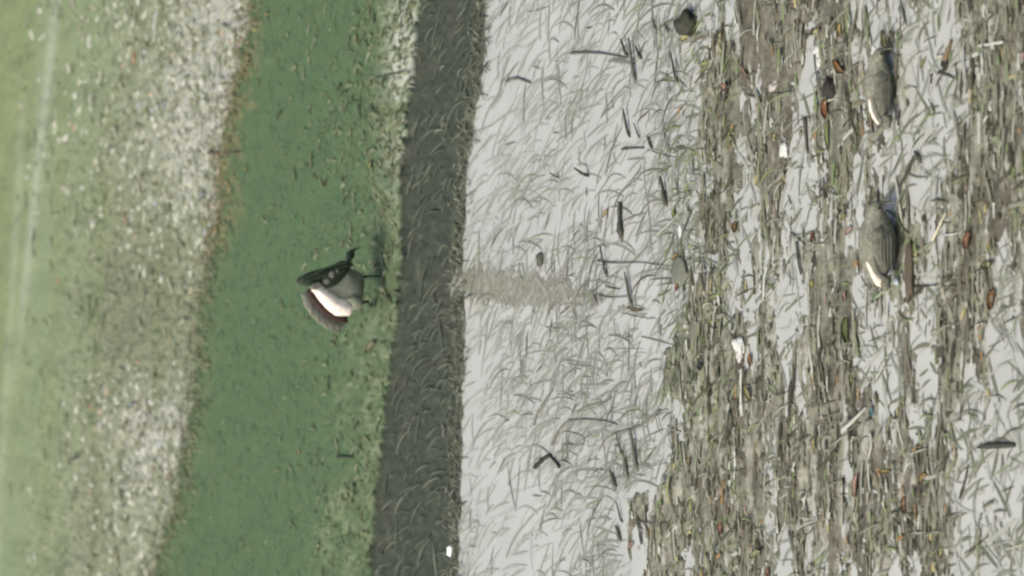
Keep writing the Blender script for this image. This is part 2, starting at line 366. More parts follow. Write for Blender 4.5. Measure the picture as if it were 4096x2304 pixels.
N = 420; x, y = scatter(N, (2640, 2960), dens=None); a = gdir(np.where(rng.random(N) < .6, R(90), R(50)) + .3 * rng.standard_normal(N))
blades('green_straw', x, y, np.maximum(H(x, y), 0) + .004, a, U(.03, .11, N), U(-1, .4, N), U(.003, .008, N), U(0, .006, N),
       pick([(112, 122, 84), (138, 146, 92), (100, 108, 78), (166, 168, 100), (84, 90, 64)], [5, 3, 4, 1, 3], N, .1), m_straw, th=.1)
tag(bpy.data.objects['green_straw'], 'thin green and yellow stalks along the edge of the near mud', 'straw', kind='stuff')
# 3 dark ditch: pale straws trailing across
N = 430; x, y = scatter(N, (1480, 1960), dens=lambda X, Y, a, b: ((Y > yW(X) - .04) & (Y < yD(X) - .03)).astype(float))
a = gdir(R(52) + .33 * rng.standard_normal(N)); L = U(.04, .18, N)
blades('ditch_straw', x, y, H(x, y) + .002, a, L, U(-.9, .3, N), U(.004, .012, N), U(0, .006, N),
       pick([(90, 96, 84), (99, 104, 90), (82, 87, 75), (118, 122, 106)], [5, 3, 4, .6], N, .1), m_straw)
tag(bpy.data.objects['ditch_straw'], 'thin grey green straws trailing over the dark muddy strip', 'straw', kind='stuff')
# olive tufts along its water edge
N = 900; tx = U(-1.7, 1.7, N); x = tx; y = yW(tx) + .035 + .035 * rng.standard_normal(N); a = gdir(R(90) + .5 * rng.standard_normal(N))
blades('water_edge_weed', x, y, np.maximum(H(x, y), 0) + .002, a, U(.01, .05, N), U(-1, 1, N), U(.003, .008, N), U(.002, .02, N),
       pick([(112, 115, 96), (100, 103, 86), (134, 138, 120), (150, 154, 138), (88, 94, 78)], [5, 5, 3, .8, 3], N, .08), m_straw)
tag(bpy.data.objects['water_edge_weed'], 'olive weed fringe where the dark strip meets pale water', 'weed', kind='stuff')

# sunken weed reaching into the water
N = 430; a_ = 2010 + 160 * rng.standard_normal(N); b_ = 1172 + 22 * rng.standard_normal(N) + .12 * (a_ - 2040); x, y = P(a_, b_, 0); k_ = y < yW(x) + .1; x, y = x[k_], y[k_]; N = len(x)
blades('sunken_weed', x, y, np.maximum(H(x, y), 0) + .001, gdir(np.where(rng.random(N) < .6, R(60), R(90)) + .4 * rng.standard_normal(N)), U(.03, .13, N), U(-1, .4, N), U(.006, .018, N), U(0, .0004, N),
       pick([(150, 150, 138), (138, 139, 124), (142, 135, 124), (160, 160, 149), (122, 124, 106)], [5, 4, 4, 4, 1], N, .04), m_straw, n=4, th=.04, ragged=.3)
tag(bpy.data.objects['sunken_weed'], 'brownish sunken weed reaching from the ditch into the pale water', 'weed', kind='stuff')
# 4 grass strip
N = 2400; x, y = scatter(N, (560, 1700), dens=lambda X, Y, a, b: ((Y > yD(X)) & (Y < yG(X) + .04)).astype(float))
a = gdir(R(60) + .7 * rng.standard_normal(N)); L = U(.015, .06, N)
blades('grass', x, y, H(x, y) + .0005, a, L, U(-1, .6, N), U(.006, .014, N), U(.000, .0008, N),
       pick([(104, 126, 96), (110, 131, 101), (99, 120, 92), (116, 131, 103), (136, 154, 122), (90, 110, 80)], [7, 6, 4, 3, .45, .12], N, .03) * np.array([.78, .85, .78]), m_straw, n=4, th=.05)
tag(bpy.data.objects['grass'], 'short soft green grass covering the strip behind the ditch', 'grass', kind='stuff')
N = 850; x, y = scatter(N, (1100, 1700), dens=lambda X, Y, a, b: ((Y > yD(X)) & (Y < yD(X) + 1.3)) * np.exp(-(Y - yD(X)) / .35) * (.35 + .65 * sm(1300, 500, b)))
a = gdir(R(60) + .6 * rng.standard_normal(N)); L = U(.008, .07, N)
blades('dry_grass', x, y, H(x, y) + .003, a, L, U(-1.2, .6, N), U(.006, .020, N), U(.001, .005, N),
       pick([(140, 146, 114), (160, 166, 134), (126, 133, 98), (108, 116, 82), (76, 84, 58)], [5, 2.5, 5, 3, 1.2], N, .08) * .84, m_straw, n=4, th=.1, ragged=.25)
tag(bpy.data.objects['dry_grass'], 'pale dry blades mixed into the near edge of the green strip', 'grass', kind='stuff')
# brownish dead weeds on its far edge
N = 1500; x = U(-1.7, 1.7, N); y = yG(x) + .08 * rng.standard_normal(N) - .03; a = gdir(U(0, math.pi, N))
hot = (pix(x, y)[1] < 1030)
cc = pick([(134, 134, 108), (118, 122, 92), (152, 150, 122), (104, 112, 82)], [4, 4, 3, 2], N, .1)
ch = pick([(168, 150, 116), (150, 126, 92), (186, 166, 112), (126, 120, 92), (190, 150, 112)], [4, 3, 1.5, 5, .8], N, .1)
sel = hot & (rng.random(N) < .38); cc[sel] = ch[sel]; cc = cc * .9
blades('dead_weed', x, y, H(x, y) + .003, a, U(.012, .05, N), U(-1, 1, N), U(.004, .009, N), U(.002, .015, N), cc, m_straw, n=4)
tag(bpy.data.objects['dead_weed'], 'brown dead weeds fringing the stony bank behind the grass', 'weed', kind='stuff')

# 5 stones and stubble on the bank: small angular chips
def chips(name, x, y, z, sx, sy, sz, cols, m):
    N = len(x)
    base = np.array([[1, 0, 0], [.35, .9, 0], [-.8, .6, 0], [-.9, -.5, 0], [.2, -1, 0], [.45, .1, .9], [-.4, .1, 1]])
    v = base[None] * (1 + .28 * rng.standard_normal((N, 7, 1))); th = gdir(R(90) + .5 * rng.standard_normal(N)); c_, s_ = np.cos(th)[:, None], np.sin(th)[:, None]
    vx, vy, vz = v[..., 0] * sx[:, None], v[..., 1] * sy[:, None], v[..., 2] * sz[:, None]
    V = np.stack([x[:, None] + vx * c_ - vy * s_, y[:, None] + vx * s_ + vy * c_, z[:, None] + vz], -1).reshape(-1, 3)
    T = np.array([[0, 1, 5], [1, 6, 5], [1, 2, 6], [2, 3, 6], [3, 4, 6], [4, 5, 6], [4, 0, 5]])
    return mesh_np(name, V, (np.arange(N)[:, None, None] * 7 + T[None]).reshape(-1, 3), m, np.repeat(cols, 7, 0))
def hlf(a, b):
    return np.clip(np.exp(-.5 * (((a - 850) / 140) ** 2 + ((b - 250) / 520) ** 2)) * 1.2 + np.exp(-.5 * (((a - 620) / 140) ** 2 + ((b - 1720) / 180) ** 2))
                   + .5 * np.exp(-.5 * (((a - 600) / 200) ** 2 + ((b - 700) / 400) ** 2)) + .5 * np.exp(-.5 * (((a - 600) / 80) ** 2 + ((b - 2150) / 300) ** 2)) - .5 * np.exp(-.5 * (((a - 500) / 300) ** 2 + ((b - 1230) / 220) ** 2)) + .03, 0, 1)
m_stone = mat('stone_mat', attr=True, rough=.85, noise=90, amp=.15, spec=.15)
onbank = lambda X, Y: (Y > yG(X) + .02).astype(float)
N = 1500; x, y = scatter(N, (150, 1060), dens=lambda X, Y, a, b: onbank(X, Y) * hlf(a, b))
chips('stone_chips', x, y, H(x, y) - .002, U(.010, .034, N), U(.008, .022, N), U(.003, .013, N),
      pick([(206, 205, 190), (190, 190, 172), (218, 218, 206), (170, 168, 144), (130, 130, 106), (200, 182, 160), (190, 198, 210)], [7, 5, 3, 4, 3, .5, .3], N, .05) * .9, m_stone)
tag(bpy.data.objects['stone_chips'], 'pale stone chips crowding the bank edge beyond the grass', 'gravel', kind='stuff')
N = 1100; x, y = scatter(N, (120, 1000), dens=lambda X, Y, a, b: onbank(X, Y) * sm(60, 400, a))
a = gdir(np.where(rng.random(N) < .6, R(92) + .25 * rng.standard_normal(N), U(0, math.pi, N)))
blades('bank_stubble', x, y, H(x, y) + .002, a, U(.02, .09, N), U(-.6, .6, N), U(.008, .022, N), U(.000, .004, N),
       pick([(154, 160, 130), (140, 146, 112), (166, 170, 142), (126, 132, 98), (184, 186, 164), (178, 172, 140), (196, 150, 120)], [6, 6, 5, 2.0, 2, 1, .12], N, .04) * .92, m_straw, n=4, th=.12, ragged=.25)
tag(bpy.data.objects['bank_stubble'], 'olive stubble and straw bits on the far stony bank', 'stubble', kind='stuff')

# ------------------------------------------------------------------ single things
m_cache = {}
def cm(rgb, rough=.7, k=1.0, spec=.25):
    key = (rgb, rough, k)
    if key not in m_cache: m_cache[key] = mat('tint_%d_%d_%d' % rgb, col=lin(*[c * .72 + .26 * (sum(rgb) / 3) for c in rgb], k), rough=rough, noise=60, amp=.22, spec=spec)
    return m_cache[key]

def tube(name, pts, rad, m, parent=None, sides=7, flat=1.0):
    """a closed tapering tube through the points; rad per point"""
    pts = [Vector(p) for p in pts]
    # round the path off
    n = 4 * (len(pts) - 1) + 1; Q = []; RR = []
    for i in range(n):
        t = i / 4; k = min(int(t), len(pts) - 2); f = t - k
        p0, p1, p2, p3 = pts[max(k - 1, 0)], pts[k], pts[k + 1], pts[min(k + 2, len(pts) - 1)]
        Q.append(0.5 * ((2 * p1) + (p2 - p0) * f + (2 * p0 - 5 * p1 + 4 * p2 - p3) * f * f + (3 * p1 - p0 - 3 * p2 + p3) * f ** 3)); RR.append(rad[k] * (1 - f) + rad[k + 1] * f)
    bm = bmesh.new(); rings = []
    for i, q in enumerate(Q):
        d = (Q[min(i + 1, n - 1)] - Q[max(i - 1, 0)]).normalized(); u = d.cross(Vector((0, .3, 1))).normalized(); w = d.cross(u)
        j = 1 + .12 * math.sin(i * 2.1)
        rings.append([bm.verts.new(q + (u * math.cos(2 * math.pi * s / sides) + w * math.sin(2 * math.pi * s / sides) * flat) * RR[i] * j) for s in range(sides)])
    for a_, b_ in zip(rings, rings[1:]):
        for s in range(sides): bm.faces.new((a_[s], a_[(s + 1) % sides], b_[(s + 1) % sides], b_[s]))
    bm.faces.new(rings[0][::-1]); bm.faces.new(rings[-1])
    bmesh.ops.recalc_face_normals(bm, faces=bm.faces)
    me = bpy.data.meshes.new(name); bm.to_mesh(me); bm.free(); me.polygons.foreach_set('use_smooth', [True] * len(me.polygons)); me.materials.append(m)
    o = bpy.data.objects.new(name, me); C.objects.link(o)
    if parent: o.parent = parent
    return o

def blob(name, size, m, parent=None, loc=(0, 0, 0), seed=0, rough=.34, rot=0):
    bm = bmesh.new(); bmesh.ops.create_icosphere(bm, subdivisions=3, radius=1)
    c_, s_ = math.cos(rot), math.sin(rot)
    for v in bm.verts:
        a, b, c = v.co
        k = 1 + rough * 2 * float(vnoise(np.array(a * 1.6 + seed * 7.7 + 20), np.array(b * 1.6 + c * 1.9 + 20), seed) - .5)
        k += rough * .7 * float(vnoise(np.array(a * 4 + seed + 30), np.array(b * 4 + c * 5 + 30), seed + 5) - .5)
        X, Y, Z = a * size[0] * k, b * size[1] * k, c * size[2] * k
        v.co = (X * c_ - Y * s_ + loc[0], X * s_ + Y * c_ + loc[1], Z + loc[2])
    me = bpy.data.meshes.new(name); bm.to_mesh(me); bm.free(); me.polygons.foreach_set('use_smooth', [True] * len(me.polygons)); me.materials.append(m)
    o = bpy.data.objects.new(name, me); C.objects.link(o)
    if parent: o.parent = parent
    return o

def G(px, py, z=None):
    """a point of the photograph on the ground or water"""
    x, y = P(px, py, 0); x, y = float(x), float(y)
    zz = max(float(H(np.array(x), np.array(y))), 0)
    x, y = P(px, py, zz); return Vector((float(x), float(y), zz if z is None else z))

def twig(pts, r, rgb, label, name='twig', cat='twig', group=None, lift=.006, k=1.0, rs=None, flat=1.0):
    """pts in the photograph, lying on the ground"""
    g = [G(*p) for p in pts]; base = g[0].copy()
    loc = [(q - base) + Vector((0, 0, lift)) for q in g]
    rr = rs or [r * .8 * (1 - .55 * i / (len(pts) - 1)) for i in range(len(pts))]
    o = tube(name, loc, rr, cm(rgb, k=k), flat=flat); o.location = base; return tag(o, label, cat, group)

def stem(px, py, h, lean, r, rgb, label, name='dead_reed', cat='reed', group='dead reeds standing in the shallow water', top=None):
    """an upright dead stem; h = height in metres"""
    b = G(px, py); r = r * .8; pts = [(0, 0, -.02), (lean * .2, 0, h * .35), (lean * .6, .01, h * .7), (lean, .02, h)]
    o = tube(name, pts, [r * 1.2, r, r * .8, r * .45], cm(rgb)); o.location = b; return tag(o, label, cat, group)

def leaf(px, py, l, w, ang, rgb, label, name='dead_leaf', cat='leaf', group=None, z=.004, curl=.3, k=1.0):
    """a small curled leaf with thickness; ang is its direction in the picture in degrees"""
    a = float(gdir(np.array(R(ang)))); sc = math.hypot(math.cos(R(ang)) / .44, math.sin(R(ang))); L = l * sc
    bm = bmesh.new(); n, mm_ = 8, 4; grid = []
    for i in range(n + 1):
        t = i / n; hw = w * (math.sin(math.pi * (t * .92 + .04)) ** .7) * .5; row = []
        for j in range(-mm_ // 2, mm_ // 2 + 1):
            s = j / (mm_ / 2); X, Y = (t - .5) * L, s * hw + .12 * l * math.sin(t * 3.1); Z = curl * w * s * s + .25 * curl * L * (t - .3) ** 2
            row.append(bm.verts.new((X * math.cos(a) - Y * math.sin(a), X * math.sin(a) + Y * math.cos(a), Z)))
        grid.append(row)
    for i in range(n):
        for j in range(mm_): bm.faces.new((grid[i][j], grid[i + 1][j], grid[i + 1][j + 1], grid[i][j + 1]))
    bmesh.ops.solidify(bm, geom=bm.faces[:], thickness=.0012)
    me = bpy.data.meshes.new(name); bm.to_mesh(me); bm.free(); me.polygons.foreach_set('use_smooth', [True] * len(me.polygons)); me.materials.append(cm(rgb, k=k))
    o = bpy.data.objects.new(name, me); C.objects.link(o); o.location = G(px, py) + Vector((0, 0, z)); return tag(o, label, cat, group)

def stone(px, py, sx, sy, sz, rgb, label, name='stone', cat='stone', group=None, seed=1, k=1.0, dz=.2):
    o = blob(name, (sy * .95, sx * 1.1, sz * .75), cm(rgb, k=k), seed=seed); o.location = G(px, py) + Vector((0, 0, sz * dz)); return tag(o, label, cat, group)

# ------------------------------------------------------------------ birds
def loft(name, rings, m, parent, sides=20):
    """one continuous closed body: rings = (x, y, z, half width across (y), half height, tilt of the ring) along the spine"""
    bm = bmesh.new(); RR = []
    # resample smoothly
    A = np.array(rings, float); n = len(A); T = np.linspace(0, n - 1, (n - 1) * 4 + 1); B = []
    for t in T:
        k = min(int(t), n - 2); f = t - k; p0, p1, p2, p3 = A[max(k - 1, 0)], A[k], A[k + 1], A[min(k + 2, n - 1)]
        B.append(0.5 * ((2 * p1) + (p2 - p0) * f + (2 * p0 - 5 * p1 + 4 * p2 - p3) * f * f + (3 * p1 - p0 - 3 * p2 + p3) * f ** 3))
    B = np.array(B); B[:, 3:] = np.maximum(B[:, 3:], .0008)
    for i, r in enumerate(B):
        d = Vector(B[min(i + 1, len(B) - 1)][:3]) - Vector(B[max(i - 1, 0)][:3]); d.normalize()
        side = Vector((0, 1, 0)); side = (side - d * side.dot(d)).normalized(); up = side.cross(d)
        if up.z < -0.01 and abs(up.z) > abs(up.x): up = -up
        RR.append([bm.verts.new(Vector(r[:3]) + side * math.cos(2 * math.pi * s / sides) * r[3] + d.cross(side) * math.sin(2 * math.pi * s / sides) * r[4]) for s in range(sides)])
    for a_, b_ in zip(RR, RR[1:]):
        for s in range(sides): bm.faces.new((a_[s], a_[(s + 1) % sides], b_[(s + 1) % sides], b_[s]))
    bm.faces.new(RR[0][::-1]); bm.faces.new(RR[-1]); bmesh.ops.recalc_face_normals(bm, faces=bm.faces)
    me = bpy.data.meshes.new(name); bm.to_mesh(me); bm.free(); me.polygons.foreach_set('use_smooth', [True] * len(me.polygons)); me.materials.append(m)
    o = bpy.data.objects.new(name, me); C.objects.link(o); o.parent = parent; return o

def plate(name, outline, m, parent, y=0.0, bulge=.02, thick=.004, tilt=0.0):
    """a feathered wing panel: outline (x, z) in metres, bulging towards the viewer (-y), with thickness"""
    bm = bmesh.new(); vs = [bm.verts.new((x, 0, z)) for x, z in outline]; f = bm.faces.new(vs)
    bmesh.ops.triangulate(bm, faces=[f]); 
    for _ in range(3): bmesh.ops.subdivide_edges(bm, edges=bm.edges[:], cuts=1, use_grid_fill=True)
    cx = sum(p[0] for p in outline) / len(outline); cz = sum(p[1] for p in outline) / len(outline)
    O = [Vector((p[0], p[1])) for p in outline]; n = len(O)
    for v in bm.verts:
        p = Vector((v.co.x, v.co.z)); dmin = 9
        for i in range(n):
            a_, b_ = O[i], O[(i + 1) % n]; ab = b_ - a_; t = max(0, min(1, (p - a_).dot(ab) / max(ab.length_squared, 1e-9))); dmin = min(dmin, (p - a_ - ab * t).length)
        v.co.y = y - bulge * (1 - math.exp(-dmin / .02)) + tilt * (v.co.z - cz)
    ex = bmesh.ops.extrude_face_region(bm, geom=bm.faces[:], use_keep_orig=True)
    for v in ex['geom']:
        if isinstance(v, bmesh.types.BMVert): v.co.y += thick
    bmesh.ops.recalc_face_normals(bm, faces=bm.faces)
    me = bpy.data.meshes.new(name); bm.to_mesh(me); bm.free(); me.polygons.foreach_set('use_smooth', [True] * len(me.polygons)); me.materials.append(m)
    o = bpy.data.objects.new(name, me); C.objects.link(o); o.parent = parent; return o

# the wader on the grass strip: frame of the bird, units of the photograph's pixels -> metres at its distance
ft = G(1524, 1105); ORG = Vector((float(P(1524, 1150, ft.z)[0]), ft.y, ft.z))
u = 1.017e-3 * 15.0 / 15.26; uz = u / math.cos(R(23))
def b2(pts): return [(x * u, z * uz) for x, z in pts]
bird = empty('wading_bird', ORG)
tag(bird, 'grey bird standing at the ditch edge, dark spotted wing and white underwing raised', 'bird')
mg = mat('plumage_grey', col=lin(164, 168, 148), rough=.9, noise=70, amp=.3, spec=.1)
md_ = mat('plumage_dark', col=lin(54, 68, 48), rough=.6, noise=60, amp=.35)
mwht = mat('plumage_white', col=(.74, .67, .57), rough=.8, noise=55, amp=.3)
mred = mat('plumage_maroon', col=lin(74, 52, 44), rough=.7, noise=60, amp=.3)
mgry = mat('plumage_pale', col=lin(150, 148, 134), rough=.8, noise=50, amp=.32)
mleg = mat('leg_skin', col=lin(58, 66, 50), rough=.6, noise=60, amp=.2)
B = lambda X, Z, y=0: (X * u, y, Z * uz)
body = loft('body', [(*B(4, 268, .02), .006, .008), (*B(16, 236, .01), .024, .026), (*B(26, 200), .038, .044), (*B(20, 165, -.01), .048, .060), (*B(4, 132, -.015), .050, .070),
                     (*B(-14, 108, -.012), .040, .062), (*B(-26, 92, -.012), .024, .040), (*B(-30, 84, -.01), .004, .006)], mg, bird)
breast = plate('breast', b2([(30, 222), (52, 188), (78, 166), (62, 132), (40, 108), (20, 94), (-20, 88), (-54, 95), (-80, 118), (-92, 144), (-60, 172), (-30, 215), (-8, 250), (10, 250)]), mg, bird, y=-.052, bulge=.022, thick=.02)
# neck, head and bill are the same skin, carried low to the right
hd = loft('head', [(*B(62, 146, -.02), .016, .016), (*B(86, 142, -.03), .009, .008), (*B(104, 138, -.035), .008, .008), (*B(116, 136, -.036), .014, .014), (*B(130, 131, -.034), .015, .016),
                   (*B(142, 122, -.03), .007, .008), (*B(150, 108, -.028), .003, .003), (*B(154, 92, -.026), .0012, .0012)], md_, bird)
eye = blob('eye', (.003, .002, .003), cm((20, 20, 18), rough=.2), hd, loc=(124 * u, -.051, 136 * uz), rough=0)
wg = plate('wing', b2([(18, 356), (36, 352), (62, 300), (80, 228), (104, 182), (104, 150), (88, 132), (76, 150), (56, 158), (40, 170), (8, 200), (-4, 240), (8, 262), (30, 258), (26, 280), (2, 292), (10, 330)]), md_, bird, y=-.068, bulge=.016)
for (ax, az, bx_, bz_) in ((28, 338, 58, 268), (34, 345, 70, 250), (22, 318, 44, 262), (84, 214, 96, 160), (70, 212, 84, 160), (50, 205, 66, 170)):
    plate('feather_edge', b2([(ax, az), (ax + 2.5, az + 1), (bx_ + 3.5, bz_ + 1), (bx_, bz_ - 1)]), mat('feather_green', col=lin(84, 98, 74), rough=.7, noise=60, amp=.2), wg, y=-.0835, bulge=.001, thick=.001)
for (sx, sz, w_, h_) in ((50, 226, 15, 11), (24, 246, 11, 13), (64, 204, 7, 5)):
    plate('wing_spot', b2([(sx - w_, sz), (sx - w_ * .5, sz + h_), (sx + w_ * .5, sz + h_ * .8), (sx + w_, sz - 2), (sx + w_ * .4, sz - h_), (sx - w_ * .6, sz - h_ * .8)]), mgry, wg, y=-.086, bulge=.002, thick=.002)
plate('wing_bar', b2([(-4, 305), (14, 298), (22, 272), (12, 262), (-2, 270), (-10, 292)]), mgry, wg, y=-.080, bulge=.004)
wl = plate('wing', b2([(-28, 318), (-12, 296), (-34, 282), (-66, 256), (-88, 236), (-108, 214), (-118, 190), (-138, 170), (-150, 148), (-158, 152), (-157, 166), (-168, 166), (-164, 184), (-172, 190), (-163, 208), (-160, 222), (-146, 234), (-140, 250), (-122, 262), (-110, 280), (-88, 290), (-70, 306), (-44, 312)]), mgry, bird, y=-.02, bulge=.006)
for (ax, az, bx_, bz_) in ((-156, 166, -118, 196), (-163, 190, -112, 216), (-158, 222, -100, 236), (-140, 250, -84, 256), (-110, 280, -62, 276)):
    plate('feather_edge', b2([(ax, az), (ax + 1, az + 2.5), (bx_, bz_ + 2), (bx_ - 1, bz_ - 1)]), mat('feather_dark', col=lin(104, 98, 86), rough=.8, noise=60, amp=.2), wl, y=-.0275, bulge=.001, thick=.001)
plate('wing_edge', b2([(-14, 304), (-2, 284), (-24, 262), (-50, 240), (-70, 216), (-86, 192), (-96, 172), (-100, 148), (-134, 142), (-142, 158), (-130, 188), (-116, 216), (-100, 240), (-72, 266), (-40, 292)]), mred, wl, y=-.034, bulge=.008)
plate('wing_lining', b2([(-10, 300), (2, 272), (-2, 252), (-26, 216), (-44, 186), (-50, 160), (-76, 134), (-100, 142), (-109, 152), (-110, 184), (-108, 204), (-90, 230), (-70, 250), (-44, 272), (-22, 286)]), mwht, wl, y=-.072, bulge=.016)
plate('flank', b2([(-46, 168), (-30, 140), (-48, 106), (-72, 100), (-86, 118), (-84, 138), (-62, 146)]), mat('plumage_flank', col=lin(168, 172, 148), rough=.7, noise=60, amp=.15), bird, y=-.078, bulge=.008)
def leg(X, top, foot_px):
    g = G(*foot_px) - ORG; gx_ = g.x; gz_ = g.z + .004
    lg = tube('leg', [(X * u, -.015, top * uz), (X * u + .004, 0, top * uz * .62), (gx_ + .001, g.y * .8, top * uz * .3), (gx_, g.y, gz_)], [.0075, .0055, .0042, .0045], mleg, bird)
    for da in (-35, 0, 35, 180):
        l = .032 if da != 180 else .012
        a_ = R(-60 + da); tube('toe', [(gx_, g.y, gz_), (gx_ + math.cos(a_) * l * .6, g.y + math.sin(a_) * l * .6, gz_ + .001), (gx_ + math.cos(a_) * l, g.y + math.sin(a_) * l, gz_ - .002)], [.0035, .0025, .0012], mleg, lg)
leg(38, 108, (1524, 1106)); leg(-60, 84, (1490, 1222))

def duck(px, py, L, Hh, label, white, far):
    """a brown bird resting low in the straw with its head to the right of the scene; px, py = its middle at ground level"""
    o = empty('resting_bird', G(px, py)); tag(o, label, 'bird', 'brown birds resting in the near straw')
    mb = mat('plumage_brown', col=lin(144, 143, 127), rough=.95, noise=75, amp=.5)
    mbk = mat('plumage_back', col=lin(128, 126, 111), rough=.95, noise=90, amp=.55)
    h = Hh
    bd = loft('body', [(-.50 * L, 0, h * .42, .004, .006), (-.42 * L, 0, h * .45, .25 * h, .16 * h), (-.26 * L, 0, h * .45, .42 * h, .34 * h), (-.04 * L, 0, h * .44, .48 * h, .45 * h), (.16 * L, 0, h * .45, .46 * h, .44 * h),
                       (.30 * L, -.01, h * .52, .30 * h, .32 * h), (.39 * L, -.02, h * .60, .20 * h, .22 * h), (.46 * L, -.03, h * .60, .17 * h, .17 * h), (.50 * L, -.035, h * .52, .08 * h, .08 * h),
                       (.515 * L, -.04, h * .36, .035 * h, .035 * h), (.51 * L, -.045, h * .14, .018 * h, .018 * h)], mb, o)
    blob('eye', (.004, .002, .004), cm((22, 20, 16), rough=.2), bd, loc=(.44 * L, -.03 - .165 * h, h * .63), rough=0)
    wing = plate('wing', [(-.44 * L, h * .44), (-.30 * L, h * .66), (-.05 * L, h * .80), (.16 * L, h * .76), (.24 * L, h * .56), (.14 * L, h * .36), (-.10 * L, h * .28), (-.30 * L, h * .30)], mbk, o, y=-.36 * h, bulge=.15 * h)
    for i in range(4):
        zz = h * (.36 + .09 * i); plate('feather_edge', [(-.34 * L + .03 * L * i, zz), (-.1 * L, zz + .035 * h), (.12 * L - .02 * L * i, zz + .03 * h), (.1 * L - .02 * L * i, zz - .01 * h), (-.1 * L, zz - .005 * h)], mat('plumage_fringe', col=lin(138, 136, 120), rough=.9, noise=50, amp=.25), wing, y=-.515 * h, bulge=.002, thick=.002)
    tail = plate('tail', [(-.38 * L, h * .34), (-.38 * L, h * .58), (-.50 * L, h * .62), (-.565 * L, h * .5), (-.53 * L, h * .36)], mbk, o, y=-.06, bulge=.02, thick=.02)
    for pts in white: plate('white_patch', [(a * L, b * h) for a, b in pts], mat('plumage_cream', col=(.60, .54, .45), rough=.8, noise=60, amp=.3), o, y=-.40 * h if not far else -.34 * h, bulge=.08 * h, thick=.006)
    return o
duck(3572, 978, .245, .125, 'larger olive brown bird resting in straw, white patch at its tail', 
     [[(-.53, .52), (-.50, .70), (-.42, .80), (-.32, .90), (-.22, .98), (-.24, .86), (-.33, .76), (-.37, .62), (-.40, .48), (-.48, .44)]], False)
duck(3562, 352, .225, .095, 'slender grey brown bird beside the open puddle, narrow white streak at its tail', 
     [[(-.50, .66), (-.42, .84), (-.30, .96), (-.16, 1.0), (-.18, .92), (-.32, .84), (-.42, .70), (-.48, .58)]], True)

# ------------------------------------------------------------------ small single things, each where it lies
TW = 'dark twigs lying in the shallow water'
twig([(2145, 1868), (2172, 1842), (2203, 1820)], .007, (50, 52, 38), 'black bent twig shaped like a roof, alone in the pale water', name='bent_twig', rs=[.0085, .0085, .006]).name
tw = bpy.data.objects['bent_twig']; arm = tube('side_twig', [G(2203, 1820) - tw.location + Vector((0, 0, .006)), G(2226, 1844) - tw.location + Vector((0, 0, .006)), G(2243, 1868) - tw.location + Vector((0, 0, .005))], [.006, .0045, .007], cm((64, 64, 50)), tw)
twig([(3916, 1790), (3960, 1784), (4010, 1781), (4066, 1780)], .008, (74, 72, 58), 'thick dark stick pointing right near the right picture edge', name='stick', cat='stick', group=TW, rs=[.003, .009, .010, .006])
twig([(3379, 1910), (3381, 1990), (3380, 2098)], .005, (48, 46, 34), 'straight black twig between two pale puddles low in the near mud', group=TW)
twig([(3636, 1142), (3690, 1146), (3766, 1138)], .004, (66, 62, 42), 'thin dark twig below the larger resting bird', group=TW)
twig([(2400, 1180), (2450, 1190), (2530, 1184)], .0035, (122, 122, 108), 'grey twig lying level across the middle of the pale water', group=TW)
twig([(2395, 1042), (2460, 1052), (2560, 1050), (2680, 1064)], .0035, (112, 112, 98), 'long thin dark straw lying level at the water edge near the olive clump', group=TW)
twig([(2290, 213), (2400, 212), (2510, 232)], .006, (110, 110, 98), 'grey twig ending at the dark hooked stem', group=TW)
twig([(2495, 596), (2545, 592), (2582, 592)], .0055, (92, 90, 74), 'short dark twig at the foot of the two upright stems', group=TW)
twig([(2030, 325), (2070, 313), (2110, 325), (2128, 332)], .007, (112, 112, 98), 'arched grey twig alone near the dark ditch', group=TW)
twig([(2215, 1780), (2235, 1730), (2270, 1690), (2340, 1678), (2430, 1686), (2475, 1700)], .0055, (128, 128, 112), 'long arching grey stem curving above the black bent twig', group=TW)
twig([(2560, 2085), (2620, 2093), (2680, 2095), (2690, 2150)], .004, (100, 98, 80), 'thin bent twig at the lower mud corner', group=TW)
twig([(2645, 1640), (2560, 1705), (2450, 1740), (2400, 1800)], .005, (124, 124, 106), 'slanting grey stalk running down from the mud edge', group=TW)
twig([(3555, 842), (3590, 868), (3612, 905), (3640, 940)], .0045, (120, 140, 84), 'green bent grass blade over the back of the larger resting bird', name='grass_blade', cat='grass blade')
twig([(3505, 1195), (3580, 1130), (3620, 1060), (3690, 1000), (3740, 965)], .0065, (150, 164, 122), 'long pale green stalk slanting past the larger resting bird', name='green_stalk', cat='stalk')
twig([(3735, 965), (3752, 930), (3775, 880), (3790, 850)], .006, (222, 212, 176), 'bright cream straw standing off the green stalk', name='cream_straw', cat='straw', k=1.1)
twig([(3785, 880 + 60), (3820, 936), (3850, 930)], .004, (214, 212, 196), 'short white straw right of the cream straw', name='white_straw', cat='straw')
twig([(3612, 1092), (3618, 1118), (3640, 1145)], .005, (210, 210, 190), 'short curved white straw under the green stalk', name='white_straw', cat='straw')
twig([(2944, 1800), (2946, 1860), (2940, 1935)], .008, (222, 220, 208), 'bright white straight straw on the near mud, in the lower part of the photo', name='white_straw', cat='straw', k=1.2, flat=.5)
twig([(2630, 940), (2700, 875), (2760, 800)], .009, (178, 180, 160), 'broad pale reed leaf slanting off the mud edge', name='reed_leaf', cat='reed leaf', flat=.4)
twig([(2950, 95), (2940, 30)], .010, (214, 212, 200), 'broad white reed strip at the top of the mud', name='reed_leaf', cat='reed leaf', flat=.4)
twig([(3372, 1724), (3420, 1680), (3470, 1630)], .014, (206, 202, 186), 'wide pale strip lying slantwise with a dark slit beside it', name='reed_leaf', cat='reed leaf', flat=.35)
